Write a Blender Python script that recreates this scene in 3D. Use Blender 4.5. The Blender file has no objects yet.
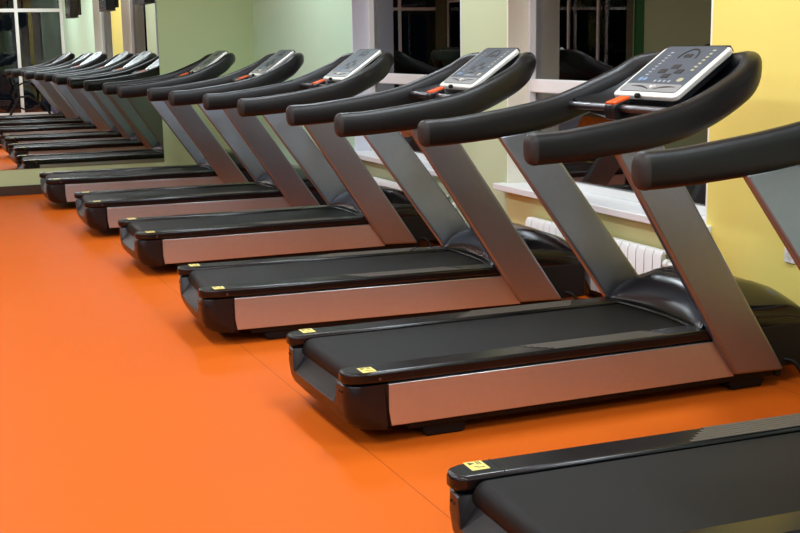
import bpy, bmesh, math, random
from mathutils import Matrix, Vector
random.seed(4)
C = bpy.context.scene.collection
SC = bpy.context.scene
pi = math.pi

# ------------------------------------------------------------------ camera
YAW, PITCH, ROLL = 0.394871, 0.181784, -0.015959
CAM_H = 1.5459
F = Vector((math.sin(YAW)*math.cos(PITCH), math.cos(YAW)*math.cos(PITCH), -math.sin(PITCH)))
R0 = Vector((math.cos(YAW), -math.sin(YAW), 0)); U0 = R0.cross(F)
RV = R0*math.cos(ROLL)+U0*math.sin(ROLL); UV = -R0*math.sin(ROLL)+U0*math.cos(ROLL)
cd = bpy.data.cameras.new('camera'); cam = bpy.data.objects.new('camera', cd); C.objects.link(cam)
cd.sensor_width = 36; cd.lens = 1201.16/800*36; cd.clip_start = .05; cd.clip_end = 200
M = Matrix(((RV.x, UV.x, -F.x, 0), (RV.y, UV.y, -F.y, 0), (RV.z, UV.z, -F.z, CAM_H), (0, 0, 0, 1)))
cam.matrix_world = M
SC.camera = cam

# ------------------------------------------------------------------ world (night outside), exposure
w = bpy.data.worlds.new('night'); SC.world = w; w.use_nodes = True
w.node_tree.nodes['Background'].inputs[0].default_value = (.012, .016, .025, 1)
w.node_tree.nodes['Background'].inputs[1].default_value = .25
SC.view_settings.view_transform = 'Standard'; SC.view_settings.look = 'None'
SC.view_settings.exposure = 0.38; SC.view_settings.gamma = 1
SC.view_settings.use_curve_mapping = False
# ceiling lamps: (x, y, watts); the lamps themselves are built at the end
LAMP_COL = (.82, .93, 1.0)
LAMPS = [(x, y, 38*k) for x in (-2.6, .2, 2.75) for y, k in ((-1.0, 1), (2.0, 1.08), (5.0, 1.04), (8.0, .9), (11.0, .72))]
ROOM_X0, ROOM_X1, ROOM_Y0, ROOM_Y1, CEIL = -5.4, 3.92, -2.6, 13.7, 3.25

# ------------------------------------------------------------------ materials
def lin(c): 
    return tuple(((v/255)/12.92 if v/255 <= .04045 else ((v/255+.055)/1.055)**2.4) for v in c)+(1,)
def mat(name, rgb, rough=.5, metal=0, spec=.5, bump=0, bscale=200, var=0, vscale=6, coat=0):
    m = bpy.data.materials.new(name); m.use_nodes = True; nt = m.node_tree; b = nt.nodes['Principled BSDF']
    b.inputs['Base Color'].default_value = lin(rgb); b.inputs['Roughness'].default_value = rough
    b.inputs['Metallic'].default_value = metal; b.inputs['Specular IOR Level'].default_value = spec
    if coat: b.inputs['Coat Weight'].default_value = coat; b.inputs['Coat Roughness'].default_value = .12
    tc = nt.nodes.new('ShaderNodeTexCoord')
    if bump:
        n = nt.nodes.new('ShaderNodeTexNoise'); n.inputs['Scale'].default_value = bscale; n.inputs['Detail'].default_value = 3
        bp = nt.nodes.new('ShaderNodeBump'); bp.inputs['Strength'].default_value = bump; bp.inputs['Distance'].default_value = .01
        nt.links.new(tc.outputs['Object'], n.inputs['Vector']); nt.links.new(n.outputs['Fac'], bp.inputs['Height']); nt.links.new(bp.outputs['Normal'], b.inputs['Normal'])
    if var:
        n = nt.nodes.new('ShaderNodeTexNoise'); n.inputs['Scale'].default_value = vscale; n.inputs['Detail'].default_value = 5
        mx = nt.nodes.new('ShaderNodeMix'); mx.data_type = 'RGBA'
        c = lin(rgb); mx.inputs[6].default_value = tuple(v*(1-var) for v in c[:3])+(1,); mx.inputs[7].default_value = tuple(min(1, v*(1+var)) for v in c[:3])+(1,)
        nt.links.new(tc.outputs['Object'], n.inputs['Vector']); nt.links.new(n.outputs['Fac'], mx.inputs[0]); nt.links.new(mx.outputs[2], b.inputs['Base Color'])
    return m
M_ = {}
M_['silver'] = mat('brushed silver paint', (194, 198, 200), .33, .88, .5, .05, 900, .05, 30)
M_['upright'] = mat('graphite silver paint', (146, 153, 164), .34, .88, .5, .05, 900, .05, 30)
M_['black'] = mat('satin black plastic', (10, 12, 16), .35, 0, .45, .04, 500, .15, 12)
M_['gloss'] = mat('gloss black plastic', (7, 9, 12), .25, 0, .45, 0, 1, .2, 8)
M_['hood'] = mat('gloss black moulded hood', (6, 8, 11), .2, 0, .5)
M_['grip'] = mat('soft black grip', (8, 10, 13), .40, 0, .42, .08, 600, .12, 20)
M_['cap'] = mat('matte charcoal end cap', (42, 40, 38), .5, 0, .4, .1, 500)
M_['belt'] = mat('rubber running belt', (12, 12, 11), .52, 0, .2, .25, 700, .18, 9)
M_['under'] = mat('black underframe', (12, 12, 13), .6, 0, .3)
M_['ridge'] = mat('ribbed grey rubber', (74, 69, 60), .55, 0, .4, .1, 400)
M_['yellow'] = mat('yellow sticker', (226, 212, 112), .4)
M_['ink'] = mat('dark ink', (30, 28, 18), .5)
M_['bezel'] = mat('pale silver bezel', (232, 232, 224), .28, .25, .5)
M_['face'] = mat('grey blue console face', (80, 90, 100), .3, .1, .5, 0, 1, .1, 14)
M_['face2'] = mat('grey console foot', (150, 152, 152), .3, .2)
M_['button'] = mat('dark button', (38, 36, 36), .4)
M_['print'] = mat('pale print', (160, 166, 170), .4)
M_['printy'] = mat('straw print', (172, 166, 132), .4)
M_['printb'] = mat('blue print', (112, 138, 170), .4)
M_['orange'] = mat('orange button', (238, 92, 30), .35)
M_['steel'] = mat('chrome tube', (120, 122, 126), .34, 1)
M_['white'] = mat('white paint', (236, 238, 236), .35, 0, .5, .02, 60)
M_['sill'] = mat('white sill', (238, 240, 240), .3, 0, .5)
M_['wall_green'] = mat('pale green wall paint', (206, 238, 208), .75, 0, .25, .06, 120, .02, 3)
M_['wall_green_shaded'] = mat('green wall paint shaded olive', (188, 208, 160), .75, 0, .25, .06, 120, .02, 3)  # wall green with the dimness far from the lamps put into the colour
M_['wall_pier'] = mat('cream green wall paint', (198, 213, 174), .75, 0, .25, .06, 120, .02, 3)
M_['wall_yellow'] = mat('warm yellow wall paint', (240, 224, 122), .75, 0, .25, .06, 120, .02, 3)
M_['wall_yellow_toned'] = mat('yellow wall paint toned to straw', (214, 212, 150), .75, 0, .25, .06, 120, .02, 3)  # the yellow under the sill, desaturated in the colour to offset orange floor bounce
M_['jamb'] = mat('cream reveal paint', (248, 246, 226), .6, 0, .3)
M_['jambw'] = mat('cool white reveal paint', (224, 230, 240), .6, 0, .3)
M_['ceil'] = mat('ceiling paint', (232, 230, 222), .8, 0, .2, .05, 90)
M_['base'] = mat('dark brown skirting', (62, 46, 34), .5, 0, .4, .05, 60, .2, 9)
M_['greenp'] = mat('deep green paint', (40, 110, 50), .5)
M_['tv'] = mat('black television plastic', (14, 14, 16), .3)
M_['ball'] = mat('blue vinyl', (60, 84, 140), .35)
M_['darkwall'] = mat('dark olive wall paint', (96, 92, 66), .7, 0, .3, .05, 100)

def floor_mat():
    m = bpy.data.materials.new('orange sports vinyl'); m.use_nodes = True; nt = m.node_tree; b = nt.nodes['Principled BSDF']; N = nt.nodes.new; L = nt.links.new
    tc = N('ShaderNodeTexCoord')
    n1 = N('ShaderNodeTexNoise'); n1.inputs['Scale'].default_value = 1.1; n1.inputs['Detail'].default_value = 6; n1.inputs['Roughness'].default_value = .6
    mx = N('ShaderNodeMix'); mx.data_type = 'RGBA'; mx.inputs[6].default_value = (.60, .113, .007, 1); mx.inputs[7].default_value = (.64, .132, .011, 1)
    L(tc.outputs['Object'], n1.inputs['Vector']); L(n1.outputs['Fac'], mx.inputs[0])
    # pale scuffs
    n2 = N('ShaderNodeTexNoise'); n2.inputs['Scale'].default_value = 7; n2.inputs['Detail'].default_value = 9; n2.inputs['Roughness'].default_value = .75
    r2 = N('ShaderNodeValToRGB'); r2.color_ramp.elements[0].position = .62; r2.color_ramp.elements[1].position = .8; r2.color_ramp.elements[1].color = (.25, .25, .25, 1)
    L(tc.outputs['Object'], n2.inputs['Vector']); L(n2.outputs['Fac'], r2.inputs['Fac'])
    m2 = N('ShaderNodeMix'); m2.data_type = 'RGBA'; m2.inputs[7].default_value = lin((228, 138, 80)); L(mx.outputs[2], m2.inputs[6]); L(r2.outputs['Color'], m2.inputs[0])
    # welded seams every 2 m running along the room
    sp = N('ShaderNodeSeparateXYZ'); L(tc.outputs['Object'], sp.inputs[0])
    a = N('ShaderNodeMath'); a.operation = 'SUBTRACT'; a.inputs[1].default_value = SEAM_X-20; L(sp.outputs['X'], a.inputs[0])
    md = N('ShaderNodeMath'); md.operation = 'MODULO'; md.inputs[1].default_value = 2.0; L(a.outputs[0], md.inputs[0])
    lt = N('ShaderNodeMath'); lt.operation = 'LESS_THAN'; lt.inputs[1].default_value = .0035; L(md.outputs[0], lt.inputs[0])
    ml = N('ShaderNodeMath'); ml.operation = 'MULTIPLY'; ml.inputs[1].default_value = .7; L(lt.outputs[0], ml.inputs[0])
    m3 = N('ShaderNodeMix'); m3.data_type = 'RGBA'; m3.inputs[7].default_value = lin((120, 50, 20)); L(m2.outputs[2], m3.inputs[6]); L(ml.outputs[0], m3.inputs[0])
    L(m3.outputs[2], b.inputs['Base Color'])
    rr = N('ShaderNodeMapRange'); rr.inputs[3].default_value = .42; rr.inputs[4].default_value = .58; L(n1.outputs['Fac'], rr.inputs[0]); L(rr.outputs[0], b.inputs['Roughness'])
    b.inputs['Specular IOR Level'].default_value = .06
    n3 = N('ShaderNodeTexNoise'); n3.inputs['Scale'].default_value = 90; bp = N('ShaderNodeBump'); bp.inputs['Strength'].default_value = .05; bp.inputs['Distance'].default_value = .01
    L(tc.outputs['Object'], n3.inputs['Vector']); L(n3.outputs['Fac'], bp.inputs['Height']); L(bp.outputs['Normal'], b.inputs['Normal'])
    return m
SEAM_X = 1.59
M_['floor'] = floor_mat()
def glass_mat(name='window glass', ior=3.0):
    m = bpy.data.materials.new(name); m.use_nodes = True; nt = m.node_tree; nt.nodes.clear(); N = nt.nodes.new; L = nt.links.new
    o = N('ShaderNodeOutputMaterial'); t = N('ShaderNodeBsdfTransparent'); g = N('ShaderNodeBsdfGlossy'); g.inputs['Roughness'].default_value = .0
    t.inputs[0].default_value = (.86, .9, .9, 1)
    f = N('ShaderNodeFresnel'); f.inputs[0].default_value = ior; mx = N('ShaderNodeMixShader')
    L(f.outputs[0], mx.inputs[0]); L(t.outputs[0], mx.inputs[1]); L(g.outputs[0], mx.inputs[2]); L(mx.outputs[0], o.inputs[0]); return m
M_['glass'] = glass_mat(); M_['glass_thin'] = glass_mat('single glazing', 1.75)
def mirror_mat():
    m = bpy.data.materials.new('mirror'); m.use_nodes = True; b = m.node_tree.nodes['Principled BSDF']
    b.inputs['Base Color'].default_value = (.80, .83, .80, 1); b.inputs['Metallic'].default_value = 1; b.inputs['Roughness'].default_value = 0.0; return m
M_['mirror'] = mirror_mat()
def emit_mat(name, col, s):
    m = bpy.data.materials.new(name); m.use_nodes = True; b = m.node_tree.nodes['Principled BSDF']
    b.inputs['Base Color'].default_value = (.9, .9, .9, 1); b.inputs['Emission Color'].default_value = col+(1,); b.inputs['Emission Strength'].default_value = s; return m
M_['lampface'] = emit_mat('lamp diffuser', LAMP_COL, 1.8)

# ------------------------------------------------------------------ mesh helpers
class MB:
    def __init__(s): s.v = []; s.f = []; s.m = []
    def add(s, vs, fs, mi=0):
        n = len(s.v); s.v += [tuple(v) for v in vs]; s.f += [tuple(i+n for i in f) for f in fs]; s.m += [mi]*len(fs)
    def box(s, x0, x1, y0, y1, z0, z1, mi=0):
        s.add([(x0,y0,z0),(x1,y0,z0),(x1,y1,z0),(x0,y1,z0),(x0,y0,z1),(x1,y0,z1),(x1,y1,z1),(x0,y1,z1)],
              [(0,3,2,1),(4,5,6,7),(0,1,5,4),(1,2,6,5),(2,3,7,6),(3,0,4,7)], mi)
    def loft(s, rings, closed=True, caps=True, mi=0):
        n = len(rings[0]); vs = [p for r in rings for p in r]; fs = []
        for i in range(len(rings)-1):
            for j in range(n if closed else n-1):
                k = (j+1) % n; fs.append((i*n+j, i*n+k, (i+1)*n+k, (i+1)*n+j))
        if caps and closed: fs.append(tuple(range(n-1, -1, -1))); fs.append(tuple((len(rings)-1)*n+j for j in range(n)))
        s.add(vs, fs, mi)
    def prism(s, poly, axis, a, b, mi=0):
        # poly of 2-tuples in the plane perpendicular to axis
        def P(p, t): return {'x': (t, p[0], p[1]), 'y': (p[0], t, p[1]), 'z': (p[0], p[1], t)}[axis]
        s.loft([[P(p, a) for p in poly], [P(p, b) for p in poly]], mi=mi)
    def cyl(s, p0, p1, r, n=16, r1=None, mi=0):
        p0 = Vector(p0); p1 = Vector(p1); d = (p1-p0).normalized(); a = d.orthogonal().normalized(); b = d.cross(a); r1 = r if r1 is None else r1
        s.loft([[p+(a*math.cos(2*pi*k/n)+b*math.sin(2*pi*k/n))*rr for k in range(n)] for p, rr in ((p0, r), (p1, r1))], mi=mi)
    def tube(s, pts, r, n=10, mi=0):
        pts = [Vector(p) for p in pts]; rings = []; a = None
        for i, p in enumerate(pts):
            t = (pts[min(i+1, len(pts)-1)]-pts[max(i-1, 0)]).normalized()
            a = t.orthogonal().normalized() if a is None else (a-t*a.dot(t)).normalized(); b = t.cross(a)
            rings.append([p+(a*math.cos(2*pi*k/n)+b*math.sin(2*pi*k/n))*r for k in range(n)])
        s.loft(rings, mi=mi)
    def build(s, name, mats, parent=None, smooth=False, bevel=0, seg=2, angle=35, sub=0, loc=None):
        me = bpy.data.meshes.new(name); me.from_pydata(s.v, [], s.f)
        mats = mats if isinstance(mats, (list, tuple)) else [mats]
        for m in mats: me.materials.append(M_[m])
        me.polygons.foreach_set('material_index', s.m)
        bm = bmesh.new(); bm.from_mesh(me)
        if getattr(s, 'weld', False): bmesh.ops.remove_doubles(bm, verts=bm.verts, dist=1e-5)
        bmesh.ops.recalc_face_normals(bm, faces=bm.faces); bm.to_mesh(me); bm.free()
        o = bpy.data.objects.new(name, me); C.objects.link(o)
        if parent: o.parent = parent
        if loc: o.location = loc
        if bevel:
            b = o.modifiers.new('bevel', 'BEVEL'); b.width = bevel; b.segments = seg; b.limit_method = 'ANGLE'; b.angle_limit = math.radians(angle)
            smooth = True
        if sub: u = o.modifiers.new('sub', 'SUBSURF'); u.levels = sub; u.render_levels = sub
        if smooth:
            me.polygons.foreach_set('use_smooth', [True]*len(me.polygons))
            if not sub:
                for e in me.edges: pass
                try: me.set_sharp_from_angle(angle=math.radians(40))
                except Exception: pass
        return o
def thing(name, label, cat, loc=(0,0,0), rz=0, group=None):
    o = bpy.data.objects.new(name, None); C.objects.link(o); o.location = loc; o.rotation_euler = (0,0,rz); o.empty_display_size = .1
    return tag(o, label, cat, group)
def tag(o, label, cat, group=None):
    o['label'] = label; o['category'] = cat
    if group: o['group'] = group
    return o
def struct(o, label=None, cat=None):
    o['kind'] = 'structure'
    if label: o['label'] = label
    if cat: o['category'] = cat
    return o
def copy_tree(o, parent=None):
    c = o.copy(); C.objects.link(c)
    if parent: c.parent = parent
    for ch in list(o.children): copy_tree(ch, c)
    return c
def interp(tab, x):
    if x <= tab[0][0]: return tab[0][1]
    for (a, va), (b, vb) in zip(tab, tab[1:]):
        if x <= b:
            t = (x-a)/(b-a); return va+(vb-va)*t
    return tab[-1][1]
def crspline(pts, per=6):
    P = [Vector(p) for p in pts]; P = [P[0]*2-P[1]]+P+[P[-1]*2-P[-2]]; out = []
    for i in range(1, len(P)-2):
        for k in range(per):
            t = k/per; a, b, c, d = P[i-1], P[i], P[i+1], P[i+2]
            out.append(.5*((2*b)+(c-a)*t+(2*a-5*b+4*c-d)*t*t+(3*b-a-3*c+d)*t**3))
    out.append(P[-2]); return out

# ------------------------------------------------------------------ room shell
X0, X1, Y0, Y1 = ROOM_X0, ROOM_X1, ROOM_Y0, ROOM_Y1
GX = X1+.20                       # plane of the window glass
WT = .45                          # wall thickness
b = MB(); b.box(X0-WT, X1+WT, Y0-WT, Y1+WT, -.1, 0)
struct(b.build('floor', 'floor'), 'orange vinyl gym floor', 'floor')
b = MB(); b.box(X0-WT, X1+WT, Y0-WT, Y1+WT, CEIL, CEIL+.1)
struct(b.build('ceiling', 'ceil'), 'white ceiling', 'ceiling')
# right wall with three windows
SILL = .59; HEAD = 2.75
WIN = [(8.16, 10.45), (5.18, 7.43), (1.95, 4.10)]
b = MB()   # slots: 0 green, 1 pier, 2 yellow, 3 yellow toned down for bounce light
ybk = [Y0-WT, 1.95, 4.10, 5.18, 7.43, 8.16, 10.45, Y1+WT]; zbk = [0, SILL-.045, HEAD, CEIL]
paint = [[0, 0, 0], [2, None, 0], [2, 2, 2], [3, None, 2], [1, 1, 1], [1, None, 0], [0, 0, 0]]      # by y then z; None is an opening
def solid(i, k): return 0 <= i < 7 and 0 <= k < 3 and paint[i][k] is not None
for i in range(7):
    for k in range(3):
        if not solid(i, k): continue
        ya, yb, za, zb = ybk[i], ybk[i+1], zbk[k], zbk[k+1]; mi = paint[i][k]; xa, xb = X1, X1+WT
        b.add([(xa,ya,za),(xa,ya,zb),(xa,yb,zb),(xa,yb,za)], [(0,1,2,3)], mi); b.add([(xb,ya,za),(xb,yb,za),(xb,yb,zb),(xb,ya,zb)], [(0,1,2,3)], mi)
        if not solid(i-1, k): b.add([(xa,ya,za),(xb,ya,za),(xb,ya,zb),(xa,ya,zb)], [(0,1,2,3)], mi)
        if not solid(i+1, k): b.add([(xa,yb,za),(xa,yb,zb),(xb,yb,zb),(xb,yb,za)], [(0,1,2,3)], mi)
        if not solid(i, k-1): b.add([(xa,ya,za),(xa,yb,za),(xb,yb,za),(xb,ya,za)], [(0,1,2,3)], mi)
        if not solid(i, k+1): b.add([(xa,ya,zb),(xb,ya,zb),(xb,yb,zb),(xa,yb,zb)], [(0,1,2,3)], mi)
b.weld = True
struct(b.build('wall_right', ['wall_green', 'wall_pier', 'wall_yellow', 'wall_yellow_toned']), 'wall with the windows beside the treadmill row', 'wall')
for i, (ya, yb) in enumerate(WIN):
    jm = 'jambw' if i == 0 else 'jamb'
    wn = thing('window_%d' % (i+1), 'window', 'window'); del wn['label']; del wn['category']; wn['kind'] = 'structure'
    wn.location = (GX, (ya+yb)/2, SILL)
    oy = (ya+yb)/2
    def bx(mb, x0, x1, y0, y1, z0, z1): mb.box(x0-GX, x1-GX, y0-oy, y1-oy, z0-SILL, z1-SILL)
    r = MB()
    bx(r, X1-.001, GX+.02, yb-.012, yb+.001, SILL, HEAD); bx(r, X1-.001, GX+.02, ya-.001, ya+.012, SILL, HEAD); bx(r, X1-.001, GX+.02, ya, yb, HEAD-.012, HEAD+.001)
    r.build('window_reveal', jm, wn)
    f = MB()
    bx(f, GX-.05, GX+.06, yb-.04, yb-.012, SILL, HEAD-.01); bx(f, GX-.05, GX+.06, ya+.012, ya+.04, SILL, HEAD-.01)
    bx(f, GX-.012, GX+.06, ya+.04, yb-.04, SILL, SILL+.05); bx(f, GX-.012, GX+.06, ya+.04, yb-.04, HEAD-.06, HEAD-.01)
    f.build('window_frame', 'white', wn, bevel=.004)
    f = MB(); bx(f, GX-.04, GX+.05, ya+.012, yb-.012, 1.215, 1.305)
    f.build('window_rail', 'white', wn, bevel=.008)
    g = MB(); bx(g, GX, GX+.006, ya+.04, yb-.04, 1.305, HEAD-.06); g.build('pane', 'glass', wn)
    g = MB(); bx(g, GX, GX+.006, ya+.04, yb-.04, SILL+.05, 1.215); g.build('pane', 'glass', wn)
    s = MB(); s.prism([(x-GX, y-oy) for x, y in ((X1-.09, ya-.05), (X1, ya-.05), (X1, ya), (GX+.02, ya), (GX+.02, yb), (X1, yb), (X1, yb+.05), (X1-.09, yb+.05))], 'z', -.045, 0)
    s.build('window_sill', 'sill', wn, bevel=.006)
# far wall, left wall, near glazed wall
b = MB(); b.box(X0-WT, X1, Y1, Y1+WT, 0, CEIL)
b.build('wall_far', 'wall_green_shaded'); struct(bpy.data.objects['wall_far'], 'olive green wall that carries the mirror', 'wall')
b = MB(); b.box(X0, X1-.02, Y1-.018, Y1, 0, .105); struct(b.build('baseboard_far', 'base', bevel=.004))
b = MB(); b.box(X1-.018, X1, Y0, Y1-.018, 0, .105); struct(b.build('baseboard_right', 'base', bevel=.004))
b = MB(); b.box(-.99, -.87, Y1-.06, Y1, .105, CEIL); struct(b.build('trim_1', 'greenp', bevel=.004))
b = MB()
b.box(X0-WT, X0, Y0-WT, Y1+WT, 0, .5); b.box(X0-WT, X0, Y0-WT, Y1+WT, 2.7, CEIL)
for y0, y1 in ((Y0-WT, Y0+.6), (2.2, 3.0), (6.6, 7.4), (11, Y1+WT)): b.box(X0-WT, X0, y0, y1, .5, 2.7)
struct(b.build('wall_left', 'darkwall'), 'unseen wall opposite the treadmills, its windows added for dark reflections', 'wall')
for i, (ya, yb) in enumerate(((-2.0, 2.2), (3.0, 6.6), (7.4, 11.0))):  # out of view; these windows are added to keep the reflections dark
    wn = bpy.data.objects.new('window_%d' % (i+5), None); C.objects.link(wn); wn['kind'] = 'structure'; wn.location = (X0-.1, ya, .5)
    f = MB(); n = 3
    for k in range(n+1):
        y = (yb-ya)*k/n; f.box(-.03, .03, max(0, y-.03), min(yb-ya, y+.03), 0, 2.2)
    f.box(-.03, .03, 0, yb-ya, 0, .06); f.box(-.03, .03, 0, yb-ya, 2.14, 2.2); f.build('window_frame', 'white', wn)
    g = MB(); g.box(-.004, .004, .03, yb-ya-.03, .06, 2.14); g.build('pane', 'glass', wn)
wn = bpy.data.objects.new('window_4', None); C.objects.link(wn); wn['kind'] = 'structure'; wn.location = (X1, Y0, 0)
f = MB(); k = 0; x = 0
while x > (X0-X1)+.1:
    f.box(x-.075, x, -.04, .04, .0, CEIL); x -= 1.03
for z in (.04, 2.46, CEIL-.08): f.box(X0-X1, 0, -.035, .035, z, z+.08)
f.build('window_frame', 'white', wn, bevel=.006)
g = MB(); g.box(X0-X1, -.01, -.004, .004, .1, CEIL-.05); g.build('pane', 'glass_thin', wn)

# mirror on the far wall
mr = thing('wall_mirror', 'large frameless wall mirror on the olive wall, reflecting the treadmill row', 'mirror', (.98, Y1, .285))
b = MB(); b.box(-1.83, 1.83, -.008, -.003, 0, 2.45); b.build('mirror_glass', 'mirror', mr)
b = MB(); b.box(-1.832, 1.832, -.003, 0, -.002, 2.452); b.build('mirror_backing', 'black', mr)

# ------------------------------------------------------------------ treadmill
def rail_section(p, T, h, wd, n=20):
    T = T.normalized(); Lh = T.cross(Vector((0,0,1))).normalized(); N = Lh.cross(T).normalized(); out = []
    for k in range(n):
        a = 2*pi*k/n; c, s_ = math.cos(a), math.sin(a); e = 2/2.6
        out.append(p+Lh*(wd/2)*math.copysign(abs(c)**e, c)+N*(h/2)*math.copysign(abs(s_)**e, s_))
    return out
def make_treadmill():
    t = thing('treadmill', 'treadmill', 'treadmill')
    # underframe with four feet
    b = MB(); b.box(.10, 2.25, -.375, .375, .085, .285)
    fr = b.build('base_frame', 'under', t, bevel=.01)
    b = MB(); b.box(.26, 2.10, -.368, .368, .045, .086); b.build('lower_frame_shade', 'under', fr, bevel=.01)  # dark mass under the frame, added to deepen the shadow below the panels
    for x in (.43, 1.93):
        for y in (-.315, .315):
            f = MB(); f.prism([(x-.10, .03), (x-.08, 0), (x+.08, 0), (x+.10, .03), (x+.08, .055), (x-.08, .055)], 'y', y-.04, y+.04); f.build('foot', 'under', fr, bevel=.008)
    # long silver side panels
    for s in (-1, 1):
        poly = [(.164, .0825), (1.822, .0825), (1.70, .2535), (.164, .2535)]
        b = MB(); b.prism(poly, 'y', s*.372, s*.402); b.build('side_panel', 'silver', t, bevel=.003)
    # rear cap: two end pieces, a lower bar and the hollow beneath the belt, lofted across the width
    hy = [0, .1, .2, .255, .262, .283, .29, .31, .33, .345, .36, .372, .382, .390, .396, .400, .403, .404]
    ys = [-y for y in reversed(hy)]+hy[1:]
    rings = []
    for y in ys:
        a = abs(y); tt = max(0, (a-.335)/.069); off = -.012*(1-(a/.404)**2)+.055*(1-math.sqrt(max(0, 1-tt*tt)))
        k = interp([(.262, 0), (.283, 1)], a); lo = .05*tt**2; rz = .02*tt**3
        zt = .170+(.256-.170)*k; zi = .230+(.256-.230)*k; xi = max(off+.016, .045)
        r = [(off+.003, zt-.006), (off+.010, zt), (xi, zi), (.15, zi), (.168, zi), (.168, .0825), (.16, .076), (off+.075+lo, .070), (off+.045+lo*.9, .078+rz), (off+.022+lo*.7, .098+rz*.8), (off+.008+lo*.4, .13+rz*.4), (off+.001, .165 if k < .5 else .19)]
        rings.append([(x, y, z) for x, z in r])
    b = MB(); b.loft(rings); cp = b.build('rear_cap', 'black', t, smooth=True)
    for s in (-1, 1):
        for yy in (.31, .335):
            f = MB(); f.cyl((.012, s*yy, .225), (-.0045, s*yy, .226), .005, 10); f.build('screw', 'under', cp)
    # side rails with grip strip and sticker
    for s in (-1, 1):
        pl = [(1.72, .283), (1.72, .408), (.10, .408), (.045, .402), (.01, .385), (-.008, .355), (-.008, .318), (.004, .296), (.03, .283)]
        b = MB(); b.prism([(x, s*y) for x, y in pl], 'z', .262, .31); r = b.build('side_rail', 'gloss', t, bevel=.012, seg=3)
        g = MB()
        for k in range(6):
            y = .3005+k*.0180; xa = .80+k*.022; xb = 1.40+k*.012
            g.box(xa, xb, s*y-.0078, s*y+.0078, .309, .3118)
        g.build('grip_strip', 'ridge', r)
        g = MB(); g.box(.064, .122, s*.364-.036, s*.364+.036, .3098, .3110)
        # printed marks: a warning triangle, a little walking figure and two text bars
        st = g.build('warning_sticker', 'yellow', r)
        g = MB(); z0, z1 = .3110, .3114; yc = s*.364
        g.prism([(.074, yc+.030), (.074, yc+.008), (.094, yc+.019)], 'z', z0, z1)
        g.prism([(.082, yc-.004), (.086, yc-.004), (.096, yc-.016), (.104, yc-.016), (.104, yc-.020), (.092, yc-.020)], 'z', z0, z1)
        g.cyl((.108, yc-.018, z0), (.108, yc-.018, z1), .004, 8)
        for xx in (.100, .108): g.box(xx, xx+.004, yc+.006, yc+.032, z0, z1)
        g.build('sticker_print', 'ink', st)
        g = MB(); g.cyl((.13, s*.407, .28), (.13, s*.4105, .28), .006, 12); g.build('screw', 'steel', r, smooth=True)
        # thin dividing groove between rear tip and rail
        g = MB(); g.box(.150, .153, s*.345-.058, s*.345+.058, .3095, .3106); g.build('joint_line', 'under', r)
    # belt around its rear roller
    b = MB(); zc, rr = .250, .047; prof = []
    prof += [(1.74, zc+rr), (.085, zc+rr)]
    for k in range(1, 12): a = pi/2+pi*k/12; prof.append((.085+rr*math.cos(a), zc+rr*math.sin(a)))
    prof += [(.085, zc-rr), (1.74, zc-rr)]
    b.prism(prof, 'y', -.272, .272); b.build('running_belt', 'belt', t, smooth=True)
    # motor hood
    zc_t = [(0, .300), (.03, .355), (.07, .410), (.12, .455), (.17, .478), (.25, .486), (.34, .476), (.44, .452), (.54, .415), (.60, .380), (.645, .33), (.675, .26), (.69, .1)]
    zs_t = [(0, .298), (.03, .340), (.08, .388), (.14, .402), (.24, .392), (.36, .382), (.48, .378), (.56, .356), (.61, .32), (.65, .26), (.675, .2), (.69, .1)]
    xs = [0, .015, .03, .055, .08, .11, .14, .17, .20, .24, .28, .32, .36, .40, .44, .49, .54, .57, .60, .625, .645, .66, .675, .684, .69]
    rings = []
    for x in xs:
        cz, sz = interp(zc_t, x), interp(zs_t, x); ring = []
        sh = .372 if x < .6 else .372-.08*((x-.6)/.09)**2
        ny = 9; half = []
        for k in range(ny):
            u = k/(ny-1); y = sh*.955*u
            z = sz+(cz-sz)*(1-u**3)
            # two soft ridges either side of the middle
            z += .012*math.exp(-((u-.55)/.08)**2)*max(0, min(1, (cz-sz)/.08))
            half.append((y, z))
        half += [(sh*.985, sz-.010), (sh, sz-.035 if sz > .15 else sz-.01), (sh, .09 if sz > .15 else .085)]
        full = [(-y, z) for y, z in reversed(half)]+half[1:]
        lipx = lambda y: 1.64+.045*(1-(y/.372)**2)*(1-min(1, x/.3))
        rings.append([(lipx(y)+x, y, z) for y, z in full])
    b = MB(); b.loft(rings, closed=False, caps=False)
    hd = b.build('motor_hood', 'hood', t, smooth=True)
    hd.modifiers.new('solid', 'SOLIDIFY').thickness = .006
    # raised lip where the hood meets the deck
    pts = [(1.638+.045*(1-(y/.372)**2), y, interp([(0, .302), (.372, .304)], abs(y))) for y in [-.372+.0465*k for k in range(17)]]
    g = MB(); g.tube(pts, .0075, 8); g.build('hood_lip', 'gloss', hd, smooth=True)
    # arch line on each hood side
    for s in (-1, 1):
        pts = [(1.66+x, s*.3735, interp(zs_t, x)-.055) for x in [.2+.03*k for k in range(14)]]
        g = MB(); g.tube(pts, .005, 6); g.build('hood_trim', 'black', hd, smooth=True)
    # uprights: flat wide bars leaning back towards the runner
    for s in (-1, 1):
        yb, yt = .428, .522; th = .058; tt_ = .034
        def q(xz, yo): return (xz[0], s*yo, xz[1])
        bl, br, tr, tl = (1.808, .094), (2.078, .088), (1.328, 1.150), (1.106, 1.122)
        outer = [q(bl, yb), q(br, yb), q(tr, yt), q(tl, yt)]
        inner = [q(bl, yb-th), q(br, yb-th), q((tr[0], tr[1]-.004), yt-tt_), q((tl[0], tl[1]-.004), yt-tt_)]
        b = MB(); b.loft([inner, outer]); b.build('upright', 'upright', t, bevel=.014, seg=3)
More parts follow.
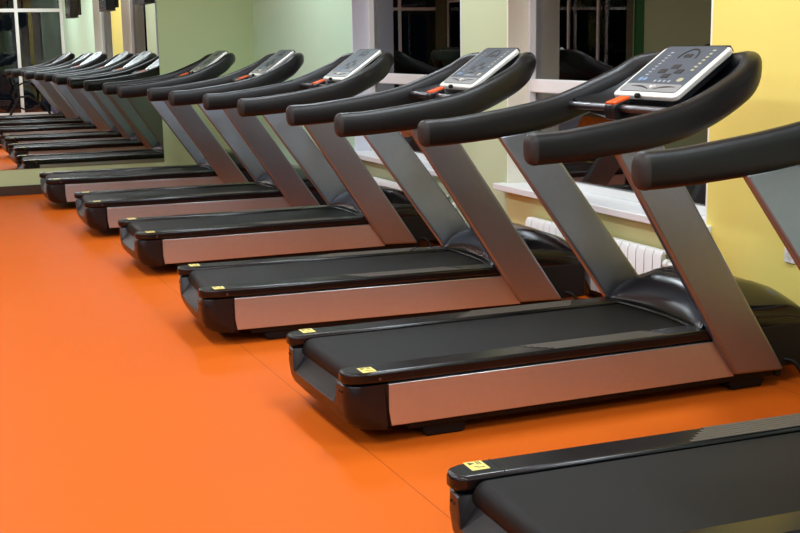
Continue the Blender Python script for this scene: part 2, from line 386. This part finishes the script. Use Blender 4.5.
    # handrail: one continuous loop
    near = [(.740, -.51, 1.145, .126), (.87, -.51, 1.150, .126), (1.05, -.51, 1.167, .134), (1.23, -.51, 1.188, .143), (1.41, -.508, 1.222, .144), (1.54, -.500, 1.264, .143), (1.665, -.480, 1.317, .141), (1.77, -.452, 1.369, .136), (1.840, -.410, 1.420, .130), (1.893, -.330, 1.443, .114), (1.926, -.20, 1.442, .10), (1.938, 0, 1.441, .10)]
    ctrl = [p[:3] for p in near]+[(x, -y, z) for x, y, z, h in reversed(near[:-1])]
    hh = [p[3] for p in near]+[p[3] for p in reversed(near[:-1])]
    path = crspline(ctrl, 6); rings = []
    for i, p in enumerate(path):
        T = path[min(i+1, len(path)-1)]-path[max(i-1, 0)]
        k = min(i/6, len(hh)-1.001); h = hh[int(k)]+(hh[int(k)+1]-hh[int(k)])*(k-int(k))
        wd = .078+.014*max(0, min(1, (p.x-1.3)/.4))
        rings.append(rail_section(p, T, h, wd))
    b = MB(); b.loft(rings); hr = b.build('handrail', 'grip', t, smooth=True)
    for s in (-1, 1):
        rings = []
        for k in range(8):
            u = k/7; x = .746-.038*math.sin(u*pi/2); sc = max(.05, math.cos(u*pi/2)**.55)
            rings.append(rail_section(Vector((x, s*.51, 1.1448)), Vector((1, 0, .03)), .126*sc+.001, .078*sc+.001))
        g = MB(); g.loft(rings); g.build('end_cap', 'cap', hr, smooth=True)
        ii = 25 if s < 0 else len(path)-26; p = path[ii]; T = (path[ii+1]-path[ii-1]).normalized()
        rings = [rail_section(p+T*dx, T, .1460, .0815) for dx in (0, .003)]
        g = MB(); g.loft(rings); g.build('joint_ring', 'under', hr)
    # tray shell under the console, joining both rails
    pr = [(1.50, 1.238, .012), (1.56, 1.244, .045), (1.64, 1.262, .072), (1.72, 1.295, .088), (1.80, 1.352, .085), (1.88, 1.405, .05), (1.92, 1.43, .02)]
    rings = []
    for (x, z, dep) in pr:
        hw = interp([(1.5, .47), (1.7, .43), (1.84, .36), (1.92, .22)], x)
        sgn = [-1+2*k/14 for k in range(15)]
        row = [(x, hw*u, z+.05*u**4) for u in sgn]+[(x, hw*u, z+.05*u**4-.012-dep*(1-u**4)) for u in reversed(sgn)]
        rings.append(row)
    b = MB(); b.loft(rings); b.build('console_shell', 'black', t, smooth=True)
    # console
    P0 = Vector((1.582, 0, 1.308)); P1 = Vector((1.885, 0, 1.520)); ex = (P1-P0).normalized(); Lc = (P1-P0).length; nz = Vector((-ex.z, 0, ex.x))
    def cp_(u, v, h): return P0+ex*u+Vector((0, v, 0))+nz*h       # u up the slope, v across (+ away), h above
    def plate(mb, poly, h0, h1): mb.loft([[cp_(u, v, h0) for u, v in poly], [cp_(u, v, h1) for u, v in poly]])
    def rrect(u0, u1, v0, v1, r, n=5):
        o = []
        for (cu, cv, a0) in ((u1-r, v1-r, 0), (u0+r, v1-r, pi/2), (u0+r, v0+r, pi), (u1-r, v0+r, 3*pi/2)):
            for k in range(n+1): a = a0+pi/2*k/n; o.append((cu+r*math.cos(a), cv+r*math.sin(a)))
        return o
    b = MB(); plate(b, rrect(0, Lc, -.236, .260, .03), -.026, 0); co = b.build('console', 'bezel', t, bevel=.006, seg=2)
    b = MB(); plate(b, rrect(.005, Lc-.005, -.222, .222, .03), -.06, -.024); b.build('console_back', 'black', co, bevel=.008)
    b = MB(); plate(b, rrect(.030, Lc-.001, -.205, .236, .02), -.002, .0022)
    def mark(poly, mi): b.loft([[cp_(u, v, .0021) for u, v in poly], [cp_(u, v, .0028) for u, v in poly]], mi=mi)
    for k in range(9): mark([(.15+k*.021, .142), (.15+k*.021, .164), (.156+k*.021, .164), (.156+k*.021, .142)], 1)
    for k in range(4): mark(rrect(.101, .116, .03-k*.036, .046-k*.036, .006, 2), 1)
    for k in range(7): mark(rrect(.188+k*.024, .199+k*.024, -.154, -.132, .004, 2), 2)
    mark(rrect(.108, .134, -.158, -.118, .012, 3), 2); mark(rrect(.108, .134, .118, .142, .01, 3), 3); mark(rrect(.108, .134, .153, .177, .01, 3), 3)
    fc = b.build('console_face', ['face', 'print', 'printy', 'printb'], co)
    b = MB(); plate(b, [(Lc-.004, -.225), (Lc+.007, -.21), (Lc+.007, .22), (Lc-.004, .235)], -.024, .001); b.build('console_hood', 'black', co)
    b = MB(); plate(b, rrect(.031, .085, -.204, .235, .015), .0015, .0036); b.build('console_ledge', 'face2', co)
    b = MB()
    for s in (-1, 1):   # pair of curved recesses like an open book
        top = [(.066+.006*math.sin(pi*k/8)-(.018*(1-k/8)**3), s*(.02+.15*k/8)) for k in range(9)]
        bot = [(u-.010*math.sin(pi*min(1, (k+1)/9)), v) for k, (u, v) in enumerate(top)]
        plate(b, top+list(reversed(bot)), .003, .0048)
    b.build('book_rest', 'button', co)
    b = MB(); plate(b, [(.062, -.02), (.048, 0), (.062, .02), (.072, .016), (.062, 0), (.072, -.016)], .003, .009); b.build('rest_clip', 'bezel', co)
    for (u0, u1, v0, v1) in [(u-.014, u+.014, v-.026, v+.026) for u, v in ((.215, 0), (.180, .062), (.180, -.062), (.146, 0))]+[(.285, .308, -.026, .030)]:
        b = MB(); plate(b, [(u0, v0), (u1, v0), (u1, v1), (u0, v1)], .002, .0042); b.build('key', 'button', co)
    b = MB(); arc_o = [(.280+.072*math.sin(a), .068*math.cos(a)) for a in [pi*k/20 for k in range(21)]]; arc_i = [(.280+.062*math.sin(a), .060*math.cos(a)) for a in [pi*k/20 for k in range(20, -1, -1)]]
    for k in range(20):
        plate(b, [arc_o[k], arc_o[k+1], arc_i[20-k-1], arc_i[20-k]], .002, .0042)
    b.build('dial_arc', 'button', co)
    b = MB(); c0 = cp_(-.008, .03, .006); b.cyl(c0-Vector((0, .012, 0)), c0+Vector((0, .010, 0)), .012, 14); b.build('console_knob', 'under', co, smooth=True, bevel=.003)
    # crossbar with the stop button
    b = MB(); b.cyl((1.49, -.48, 1.254), (1.49, .48, 1.254), .018, 18); cb = b.build('crossbar', 'steel', t, smooth=True)
    b = MB(); b.prism([(1.450, 1.205), (1.520, 1.200), (1.535, 1.25), (1.530, 1.298), (1.445, 1.272), (1.440, 1.25)], 'y', .02, .10); es = b.build('stop_block', 'black', t, bevel=.006)
    b = MB(); b.prism([(1.450, 1.270), (1.533, 1.296), (1.529, 1.308), (1.446, 1.282)], 'y', .024, .096); b.build('stop_button', 'orange', es, bevel=.003)
    # fixing bolt and power cord at the front
    b = MB(); b.cyl((2.085, -.33, .06), (2.085, -.375, .06), .018, 14); b.build('transport_wheel', 'under', fr, smooth=True)
    b = MB(); b.tube(crspline([(2.12, -.37, .12), (2.15, -.40, .11), (2.18, -.42, .06), (2.20, -.44, .012), (2.23, -.50, .009), (2.26, -.62, .009)], 5), .009, 8); b.build('power_cord', 'under', t, smooth=True)
    return t

POS = [((1.411, 2.709), -.034), ((1.518, 4.581), .000), ((1.427, 6.448), -.058), ((1.475, 8.592), -.006), ((1.420, 10.527), -.021), ((1.341, 12.532), -.023)]
LAB = ['black and silver treadmill nearest the camera, cut off by the right and bottom edges',
       'black and silver treadmill with fully visible console, in front of the yellow wall',
       'treadmill third from the camera, its console before the cream pier between two windows',
       'treadmill fourth from the camera, its console against the edge of the far window',
       'treadmill fifth from the camera, second from the mirror wall',
       'treadmill farthest from the camera, standing right beside the mirror and olive wall']
proto = make_treadmill()
for i, ((x, y), a) in enumerate(POS):
    o = proto if i == 0 else copy_tree(proto)
    o.location = (x, y, 0); o.rotation_euler = (0, 0, a); o['label'] = LAB[i]; o['category'] = 'treadmill'; o['group'] = 'row of treadmills'

# ------------------------------------------------------------------ radiators under the windows
def make_radiator(n, label, ynear):
    t = thing('radiator', label, 'radiator', (X1, ynear, 0), 0, 'white sectional radiators under the windows')
    p = .082; proto_s = None
    for k in range(n):
        if proto_s is None:
            b = MB(); zt, zb = .405, .06
            # front plate, with the rounded head of an aluminium section and open vents behind
            b.prism([(-.080, zb), (-.073, zb), (-.073, zt-.05), (-.062, zt-.022), (-.02, zt-.012), (-.02, zt), (-.064, zt), (-.080, zt-.03)], 'y', .004, .078)
            b.box(-.074, -.02, .036, .046, zb, zt-.014)
            b.cyl((-.045, 0, zt-.07), (-.045, .082, zt-.07), .018, 12); b.cyl((-.045, 0, zb+.04), (-.045, .082, zb+.04), .018, 12)
            proto_s = b.build('radiator_section', 'white', t, bevel=.003); s = proto_s
        else:
            s = proto_s.copy(); C.objects.link(s); s.parent = t
        s.location = (0, k*p, 0)
    b = MB(); b.cyl((-.045, -.03, .335), (-.045, .001, .335), .026, 14); b.build('end_plug', 'white', t, smooth=True)
    b = MB(); b.cyl((-.045, -.012, .1), (-.045, .001, .1), .024, 14); b.build('end_plug', 'white', t, smooth=True)
    b = MB(); b.tube([(-.045, -.03, .335), (-.045, -.09, .335), (-.045, -.12, .33), (-.045, -.13, .30), (-.045, -.13, 0.0)], .011, 10); b.cyl((-.045, -.13, .30), (-.045, -.13, .365), .022, 14, .018)
    b.build('valve_pipe', 'white', t, smooth=True)
    for z, yy in ((.25, .2), (.25, n*p-.2)):
        b = MB(); b.box(-.03, -.0008, yy, yy+.02, z, z+.02); b.build('wall_bracket', 'white', t)
make_radiator(19, 'white ribbed radiator under the nearest visible window sill, behind the treadmill hoods', 5.47)
make_radiator(19, 'white ribbed radiator under the far window, seen between the leaning treadmill uprights', 8.35)
so = thing('wall_socket', 'small white wall socket low on the yellow wall', 'socket', (X1, 4.52, .525))
b = MB(); b.box(-.012, 0, -.036, .036, -.036, .036); b.build('socket_plate', 'white', so, bevel=.004)
b = MB(); b.cyl((-.014, 0, 0), (-.010, 0, 0), .02, 16); b.build('socket_insert', 'bezel', so)

# ------------------------------------------------------------------ televisions hanging over the row
for y, lab in ((9.9, 'black television hanging highest at the right edge of the mirror'), (6.7, 'black television reflected in the mirror between the other two'), (2.5, 'black television reflected leftmost in the mirror, beside the dark glazed wall')):
    t = thing('television', lab, 'television', (3.45, y, 2.19), 0, 'televisions hung from the ceiling')
    b = MB(); b.box(-.10, .05, -.36, .36, .01, .47); b.box(.05, .13, -.24, .24, .05, .40); b.build('television_body', 'tv', t, bevel=.01)
    b = MB(); b.box(-.103, -.099, -.33, .33, .05, .44); b.build('screen', 'gloss', t)
    b = MB(); b.box(-.10, .06, -.35, .35, -.004, .012); b.build('bottom_trim', 'cap', t)
    b = MB(); b.cyl((.06, 0, .45), (.06, 0, CEIL-2.19), .02, 12); b.build('ceiling_pole', 'tv', t, smooth=True)

# ------------------------------------------------------------------ things by the glazed wall, seen in the mirror
t = thing('exercise_bike', 'dark exercise bike with a large round flywheel guard by the glazed wall', 'exercise bike', (2.95, -2.15, 0), 0)
b = MB(); b.tube([(.32*math.cos(2*pi*k/36), 0, .52+.32*math.sin(2*pi*k/36)) for k in range(37)], .02, 8); b.build('flywheel', 'under', t, smooth=True)
b = MB(); b.tube([(-.45, 0, .05), (-.2, 0, .5), (0, 0, .52), (.35, 0, .3), (.5, 0, .05)], .03, 8); b.tube([(-.2, 0, .5), (-.32, 0, .95)], .025, 8); b.tube([(.3, 0, .35), (.42, 0, 1.15)], .025, 8)
b.box(-.5, -.42, -.25, .25, 0, .06); b.box(.46, .54, -.25, .25, 0, .06); b.build('bike_frame', 'under', t, smooth=False)
b = MB(); b.box(-.45, -.2, -.09, .09, .95, 1.02); b.build('saddle', 'grip', t, bevel=.02)
b = MB(); b.cyl((.42, -.25, 1.15), (.42, .25, 1.15), .018, 10); b.build('handlebar', 'grip', t, smooth=True)
b = MB(); rings = []
for i in range(1, 12):
    a = pi*i/12; rings.append([(.24*math.sin(a)*math.cos(2*pi*k/24), .24*math.sin(a)*math.sin(2*pi*k/24), .24-.24*math.cos(a)) for k in range(24)])
b.loft(rings); bl = b.build('gym_ball', 'ball', None, smooth=True, loc=(3.62, -1.55, .008))
tag(bl, 'blue exercise ball on the floor by the glazed wall, seen in the mirror', 'exercise ball')

# ------------------------------------------------------------------ ceiling lamps
for i, (x, y, wt) in enumerate(LAMPS):
    t = thing('ceiling_light', 'long fluorescent ceiling light above the gym floor', 'light', (x, y, CEIL), 0, 'fluorescent ceiling lights')
    b = MB(); b.box(-.16, .16, -.65, .65, -.06, 0); b.build('lamp_housing', 'white', t, bevel=.006)
    b = MB(); b.box(-.14, .14, -.62, .62, -.066, -.058); b.build('lamp_diffuser', 'lampface', t)
    l = bpy.data.lights.new('tube_light', 'AREA'); l.shape = 'RECTANGLE'; l.size = .28; l.size_y = 1.24; l.energy = wt; l.color = LAMP_COL
    lo = bpy.data.objects.new('tube_light', l); C.objects.link(lo); lo.parent = t; lo.location = (0, 0, -.075)
